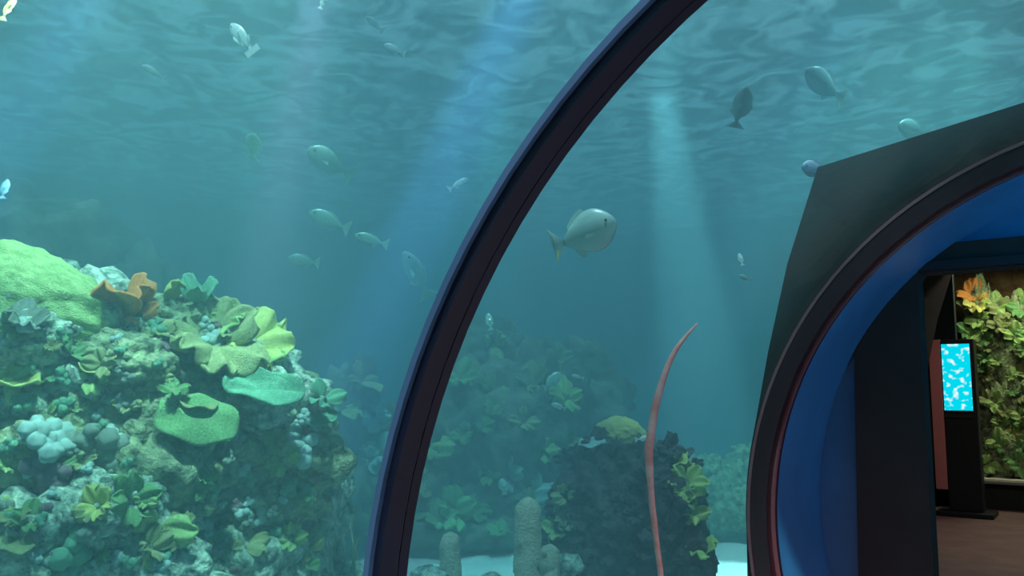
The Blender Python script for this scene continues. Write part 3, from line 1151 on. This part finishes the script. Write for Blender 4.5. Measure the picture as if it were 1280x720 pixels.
# --- pillar corals
def pillar(px, ytop, ybot_z, wpx, d, label, seed, lean=0.0):
    top = at(px, ytop, d)
    base = Vector((top.x, top.y, 0.0)) + RT * (-lean)
    h = top.z - base.z
    r = wpx / 2 / F_PX * d
    e = empty('pillar_coral', base)
    tag(e, label, 'coral')
    n = 26
    pts, rad = [], []
    for i in range(n):
        t = i / (n - 1)
        pts.append(Vector((0, 0, 0)).lerp(top - base, t))
        k = 1.0 if t < .86 else math.sqrt(max(0.02, 1 - ((t - .86) / .14) ** 2))
        rad.append(r * k * (1.12 - .12 * t))
    link('column', tube_mesh(pts, rad, 20, 'column', 0.25, seed), M['pillar'], e)
    rn = random.Random(seed)
    for k in range(9):
        t = rn.uniform(.25, .9)
        a = rn.uniform(0, 6.28)
        s = r * rn.uniform(.22, .36)
        child('knob', cached(('knob', k % 3), lambda: knob_mesh(k % 3 + 1.3), M['pillar']), e, loc=(top - base) * t + Vector((math.cos(a), math.sin(a), 0)) * r * .85, scale=(s, s, s))
    return e


pillar(660, 621, 0, 33, 6.2, 'tallest pale olive pillar coral in front of the dark mound', 3)
pillar(688, 680, 0, 24, 6.1, 'short pillar coral against the tallest pillar', 5, 0.02)
pillar(563, 665, 0, 25, 6.4, 'lone pale pillar coral standing near the rib', 8)
for i, (px, py, wp, hp) in enumerate([(538, 722, 46, 28), (612, 730, 40, 24), (712, 706, 30, 30)]):
    p = on_z(px, py + 8)
    d = (p - CAM).dot(FW)
    o = rock_part(None, px, py, wp, hp, min(d, 6.3), M['rock'], 140 + i, 4, name='stone')
    o.location.z = max(0.02, o.location.z)
    tag(o, ('grey stone at the foot of the lone pillar', 'grey stone on the sand between the pillars', 'grey stone between the short pillar and the mound')[i], 'rock')

# --- sea grass at the reef foot
for i, (px, n_b, hh) in enumerate([(232, 6, 90), (285, 7, 110), (318, 6, 90), (342, 6, 70), (372, 7, 80), (408, 6, 100), (440, 6, 90)]):
    d = 4.25 + 0.12 * i
    b = at(px, 760, d)
    top = at(px, 740 - hh, d)
    e = empty('seagrass_tuft', Vector((b.x, b.y, b.z)))
    tag(e, 'tuft of tall grey-green sea grass along the reef foot', 'plant', 'sea grass tufts at the reef foot')
    rn = random.Random(i + 3)
    h = top.z - b.z
    for k in range(n_b):
        a = rn.uniform(0, 6.28)
        x0, y0 = rn.uniform(-.08, .08), rn.uniform(-.06, .06)
        hk = h * rn.uniform(.6, 1.05)
        wv, fv = [], []
        nn = 8
        bend = rn.uniform(-.12, .12)
        for j in range(nn + 1):
            t = j / nn
            wd = 0.009 * (1 - t ** 2 * .85)
            cx = x0 + bend * t * t
            cy = y0 + 0.03 * math.sin(t * 4 + k)
            wv += [(cx - wd * math.cos(a), cy - wd * math.sin(a), hk * t), (cx, cy - .003, hk * t), (cx + wd * math.cos(a), cy + wd * math.sin(a), hk * t), (cx, cy + .003, hk * t)]
        for j in range(nn):
            for q in range(4):
                fv.append((j * 4 + q, j * 4 + (q + 1) % 4, j * 4 + 4 + (q + 1) % 4, j * 4 + 4 + q))
        link('blade', pydata('blade', wv, fv, True), M['grass'], e)

# --- pink acrylic reflection, built as a solid strand, in front of the mound
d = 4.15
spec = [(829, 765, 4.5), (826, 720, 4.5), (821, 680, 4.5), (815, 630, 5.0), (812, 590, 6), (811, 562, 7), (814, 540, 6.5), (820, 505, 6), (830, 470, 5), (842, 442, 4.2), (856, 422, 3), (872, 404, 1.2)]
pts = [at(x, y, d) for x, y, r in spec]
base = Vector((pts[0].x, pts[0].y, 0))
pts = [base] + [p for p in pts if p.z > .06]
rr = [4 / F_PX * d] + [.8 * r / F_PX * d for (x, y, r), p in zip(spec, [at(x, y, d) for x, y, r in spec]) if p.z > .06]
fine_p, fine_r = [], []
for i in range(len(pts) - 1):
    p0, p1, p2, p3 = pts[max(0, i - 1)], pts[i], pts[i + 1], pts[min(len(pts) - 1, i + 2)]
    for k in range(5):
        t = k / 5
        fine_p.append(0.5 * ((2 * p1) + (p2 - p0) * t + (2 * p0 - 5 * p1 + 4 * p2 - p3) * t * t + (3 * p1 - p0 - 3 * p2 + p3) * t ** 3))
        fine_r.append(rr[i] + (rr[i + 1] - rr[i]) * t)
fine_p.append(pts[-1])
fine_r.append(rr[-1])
e = empty('reflection_strand', base)
tag(e, 'long curved pink-red acrylic reflection built as a strand in front of the dark mound', 'reflection strand')
link('strand', tube_mesh([p - base for p in fine_p], fine_r, 10, 'strand', 0.12, 4), M['strand_reflection'], e)
link('strand_foot', dome_mesh(9, 5, .07, 3), M['strand_reflection'], e).scale = (.07, .07, .035)

# ------------------------------------------------------------------ fish
def fish_body(deep, bend=0.0, n=22, seg=16, thick=0.32):
    bm = bmesh.new()
    rings = []
    for i in range(n + 1):
        t = i / n
        x = 0.5 - t * 0.84
        h = deep * (math.sin(math.pi * min(1.0, (t * 0.93 + 0.015)) ** 0.76) ** 0.95) * 0.5
        h = max(h, 0.035 * deep + 0.006)
        if t > 0.9:
            h = max(h, 0.05 * deep + .01)
        wdt = h * thick * 2 * (1 - .35 * t)
        y = bend * (t ** 2)
        zc = 0.03 * deep * math.cos(t * 2.2)
        ring = []
        for k in range(seg):
            a = 2 * math.pi * k / seg
            ring.append(bm.verts.new((x, y + wdt * math.cos(a) * .5, zc + h * math.sin(a))))
        rings.append(ring)
    for a, b in zip(rings[:-1], rings[1:]):
        for k in range(seg):
            bm.faces.new((a[k], a[(k + 1) % seg], b[(k + 1) % seg], b[k]))
    bm.faces.new(rings[0])
    bm.faces.new(rings[-1])
    return to_mesh(bm, 'body')


def fin_mesh(name, pts, thick=0.012):
    bm = bmesh.new()
    f = bm.faces.new([bm.verts.new(p) for p in pts])
    bmesh.ops.triangulate(bm, faces=[f])
    bmesh.ops.recalc_face_normals(bm, faces=bm.faces)
    bmesh.ops.solidify(bm, geom=bm.faces[:], thickness=thick)
    bmesh.ops.translate(bm, verts=bm.verts, vec=(0, thick / 2, 0))
    return to_mesh(bm, name, False)


def fish(px, py, lpx, ang, d, label, m, deep=0.42, turn=0.0, bend=0.0, tail=None, group=None, flip=False):
    # ang: heading in the picture plane (0 = to the right, 90 = up); turn: heading swung out of the plane
    p = at(px, py, d)
    s = lpx / F_PX * d
    a = R(ang)
    h = RT * math.cos(a) + UP * math.sin(a)
    u = -RT * math.sin(a) + UP * math.cos(a)
    if flip:
        u = -u
    side = u.cross(h)
    q = Matrix((h, side, u)).transposed().to_quaternion() @ Quaternion((0, 0, 1), turn)
    e = empty('fish', p, q)
    e.scale = (s, s, s)
    tag(e, label, 'fish', group)
    key = (deep, bend)
    tm = tail or m
    bd = child('body', cached(('body',) + key, lambda: fish_body(deep, bend), m), e)
    yb = bend * 0.9
    child('tail_fin', cached(('tail', deep, bend), lambda: fin_mesh('tail_fin', [(-.30, bend * .86, .03), (-.36, yb, .05), (-.52, bend * 1.1, .22 * (deep / .42) ** .5), (-.43, yb, .0), (-.52, bend * 1.1, -.22 * (deep / .42) ** .5), (-.36, yb, -.05), (-.30, bend * .86, -.03)]), tm), e)
    D = deep * 0.5
    child('dorsal_fin', cached(('dorsal', deep), lambda: fin_mesh('dorsal_fin', [(.14, 0, D * .93), (.05, 0, D * 1.22), (-.10, bend * .25, D * .98), (-.22, bend * .45, D * .62), (-.22, bend * .45, D * .42), (-.04, bend * .2, D * .75)]), m), e)
    child('anal_fin', cached(('anal', deep), lambda: fin_mesh('anal_fin', [(-.05, bend * .2, -D * .75), (-.10, bend * .25, -D * 1.12), (-.22, bend * .45, -D * .60), (-.22, bend * .45, -D * .40), (-.1, bend * .25, -D * .6)]), m), e)
    for sg in (1, -1):
        child('pectoral_fin', cached(('pect', sg), lambda: fin_mesh('pectoral_fin', [(.18, .0, .0), (.05, .06 * sg, .03), (.01, .08 * sg, -.04), (.12, .02 * sg, -.04)], .008), m), e, loc=(0, sg * deep * .17, -.03))
        child('eye', cached(('eye', 0), lambda: knob_mesh(0.0), M['eye']), bd, loc=(.375, sg * deep * .135, .05 * deep / .42 + .01), scale=(.022, .012, .024))
    return e


fish(731, 293, 84, 20, 4.6, 'large silver deep-bodied fish with yellow-tipped forked tail', M['fish_silver'], 0.64, R(-14), tail=M['fish_silver'])
fish(926, 134, 52, 80, 6.8, 'dark fish swimming upward near the water surface', M['fish_dark'], 0.46, R(30), flip=True)
fish(1030, 106, 66, 152, 7.2, 'dark fish tilted above the corner of the portal collar', M['fish_dark'], 0.48, R(20), flip=True)
fish(1018, 212, 42, 175, 5.6, 'pale blue fish at the corner of the portal collar', M['fish_blue'], 0.5, R(25), flip=True)
fish(1142, 163, 50, 170, 7.6, 'mauve-grey fish half behind the gabled portal top', M['fish_dark'], 0.5, R(20), flip=True)
fish(301, 45, 50, 128, 5.2, 'pale bent fish high in the open water', M['fish_pale'], 0.34, R(20), 0.16)
fish(316, 183, 40, 70, 5.4, 'pale rounded fish below the bent fish', M['fish_green'], 0.55, R(45), flip=True)
fish(412, 203, 62, 150, 7.2, 'faint green fish drifting past the pink reflection shaft', M['fish_green'], 0.46, R(20), flip=True)
fish(411, 276, 52, 158, 6.6, 'plump pale green fish leading the mid-water group', M['fish_green'], 0.40, R(10), flip=True)
fish(464, 300, 42, 165, 6.4, 'slim pale green fish following the plump green fish', M['fish_green'], 0.34, R(10), flip=True)
fish(379, 326, 38, 172, 7.0, 'faint green fish below the plump green fish', M['fish_green'], 0.40, R(10), flip=True)
fish(520, 343, 66, 118, 6.2, 'long green fish angled upward beside the black rib', M['fish_green'], 0.36, R(20), flip=True)
fish(573, 230, 28, 30, 6.0, 'small pale fish within the blue light shaft', M['fish_pale'], 0.30, R(10))
fish(11, 10, 42, 80, 3.6, 'bright yellow slender fish at the top over the reef', M['fish_yellow'], 0.26, R(30))
fish(404, 2, 22, 70, 4.6, 'tiny white fish near the surface above the bent fish', M['fish_pale'], 0.3, R(20))
fish(6, 236, 26, 85, 5.2, 'small pale green fish above the lime dome coral', M['fish_green'], 0.42, R(20))
fish(192, 90, 30, 150, 6.4, 'small faint fish in open water beside the blue shaft', M['fish_pale'], 0.3, R(15), flip=True)
fish(926, 324, 16, 100, 6.4, 'tiny pale fish upright in the clear water by the portal', M['fish_pale'], 0.4, R(20))
fish(931, 347, 16, 160, 6.2, 'tiny white fish below the upright tiny fish', M['fish_pale'], 0.36, R(15), flip=True)
fish(806, 548, 26, 5, 5.6, 'tiny white fish crossing the pink strand', M['fish_pale'], 0.26, R(15))
fish(690, 476, 30, 40, 7.8, 'small turquoise fish in front of the dim reef wall', M['fish_green'], 0.42, R(15))
fish(698, 508, 20, 160, 7.0, 'tiny turquoise fish above the dark mound', M['fish_pale'], 0.34, R(15), flip=True)
fish(722, 471, 16, 165, 6.8, 'tiny white fish above the tiny turquoise fish', M['fish_pale'], 0.3, R(15), flip=True)
fish(493, 62, 28, 160, 6.6, 'faint pale fish under the rippling surface', M['fish_pale'], 0.36, R(15), flip=True)
fish(468, 30, 26, 140, 6.8, 'faint pale fish just under the bright wavelets', M['fish_pale'], 0.34, R(15), flip=True)
fish(612, 402, 22, 100, 7.4, 'small dim fish near the dim reef wall top', M['fish_green'], 0.4, R(15))
fish(629, 608, 20, 100, 7.6, 'small green fish low before the dim reef wall', M['fish_green'], 0.45, R(15))
# yellow tip of the large fish's tail
big = [o for o in C.objects if o.name == 'fish'][0]
child('tail_tip', cached(('tip', 0), lambda: fin_mesh('tail_tip', [(-.44, 0, -.09), (-.53, 0, -.265), (-.49, 0, -.10)], .016), M['yellow']), big)['label'] = 'yellow tail tip'

# ------------------------------------------------------------------ the second reef tank
r2 = empty('second_reef', (-1.0, YW + 1.2, wb))
tag(r2, 'olive coral-covered rock wall inside the second tank window', 'reef')
rnd = random.Random(5)
R2 = [(-1.72, 1.4, .34, 2.35), (-1.5, 1.15, .40, 1.0), (-1.0, 1.2, .55, 1.2), (-.2, 1.2, .6, 1.2), (.7, 1.2, .7, 1.1), (1.6, 1.2, .7, 1.2), (-1.5, .75, .26, .45), (-.9, .75, .33, .5), (-1.3, 1.4, .52, 2.15), (-.5, 1.4, .7, 2.15), (.9, 1.4, .8, 2.1)]
VV2, FF2 = [], []
for i, (x, dy, r, h) in enumerate(R2):
    me = rock_mesh('boulder', r, r * .45, h * .62, 200 + i, 5, nod=.25, amp=.3, nf=5)
    o = link('boulder', me, M['rock2'], r2)
    c = Vector((x, YW + dy, wb + h * .5))
    o.location = c - Vector(r2.location)
    base = len(VV2)
    VV2 += [v.co + c for v in me.vertices]
    FF2 += [tuple(base + k for k in p.vertices) for p in me.polygons]
BVH = BVHTree.FromPolygons(VV2, FF2)
leaf_coral(1222, 380, 24, 'yellow tuft coral high in the second tank', M['yellow'], 5, 3, up=.5, spread=1.0, dflt=13.6)
leaf_coral(1216, 368, 24, 'red-brown leaf coral at the top of the second tank', M['orange'], 5, 4, up=.4, spread=1.0, dflt=13.6)
leaf_coral(1276, 546, 26, 'golden yellow coral low in the second tank', M['yellow'], 5, 5, up=.5, spread=1.0, dflt=13.6)
cnt = 0
g2 = [('green', 'small green leaf coral inside the second tank', 'green corals in the second tank'), ('olive', 'small olive leaf coral inside the second tank', 'olive corals in the second tank'), ('lime', 'small pale lime leaf coral inside the second tank', 'lime corals in the second tank')]
while cnt < 60:
    px, py = rnd.uniform(1203, 1300), rnd.uniform(345, 598)
    p, n, d = land(px, py, 99)
    if d > 30:
        continue
    k = cnt % 3
    leaf_coral(px, py, rnd.uniform(12, 22), g2[k][1].replace('inside the second tank', 'in the second tank ' + where(px, py, TANK_MARKS)), M[g2[k][0]], 4, 800 + cnt, g2[k][2], up=.4, spread=1.0)
    cnt += 1
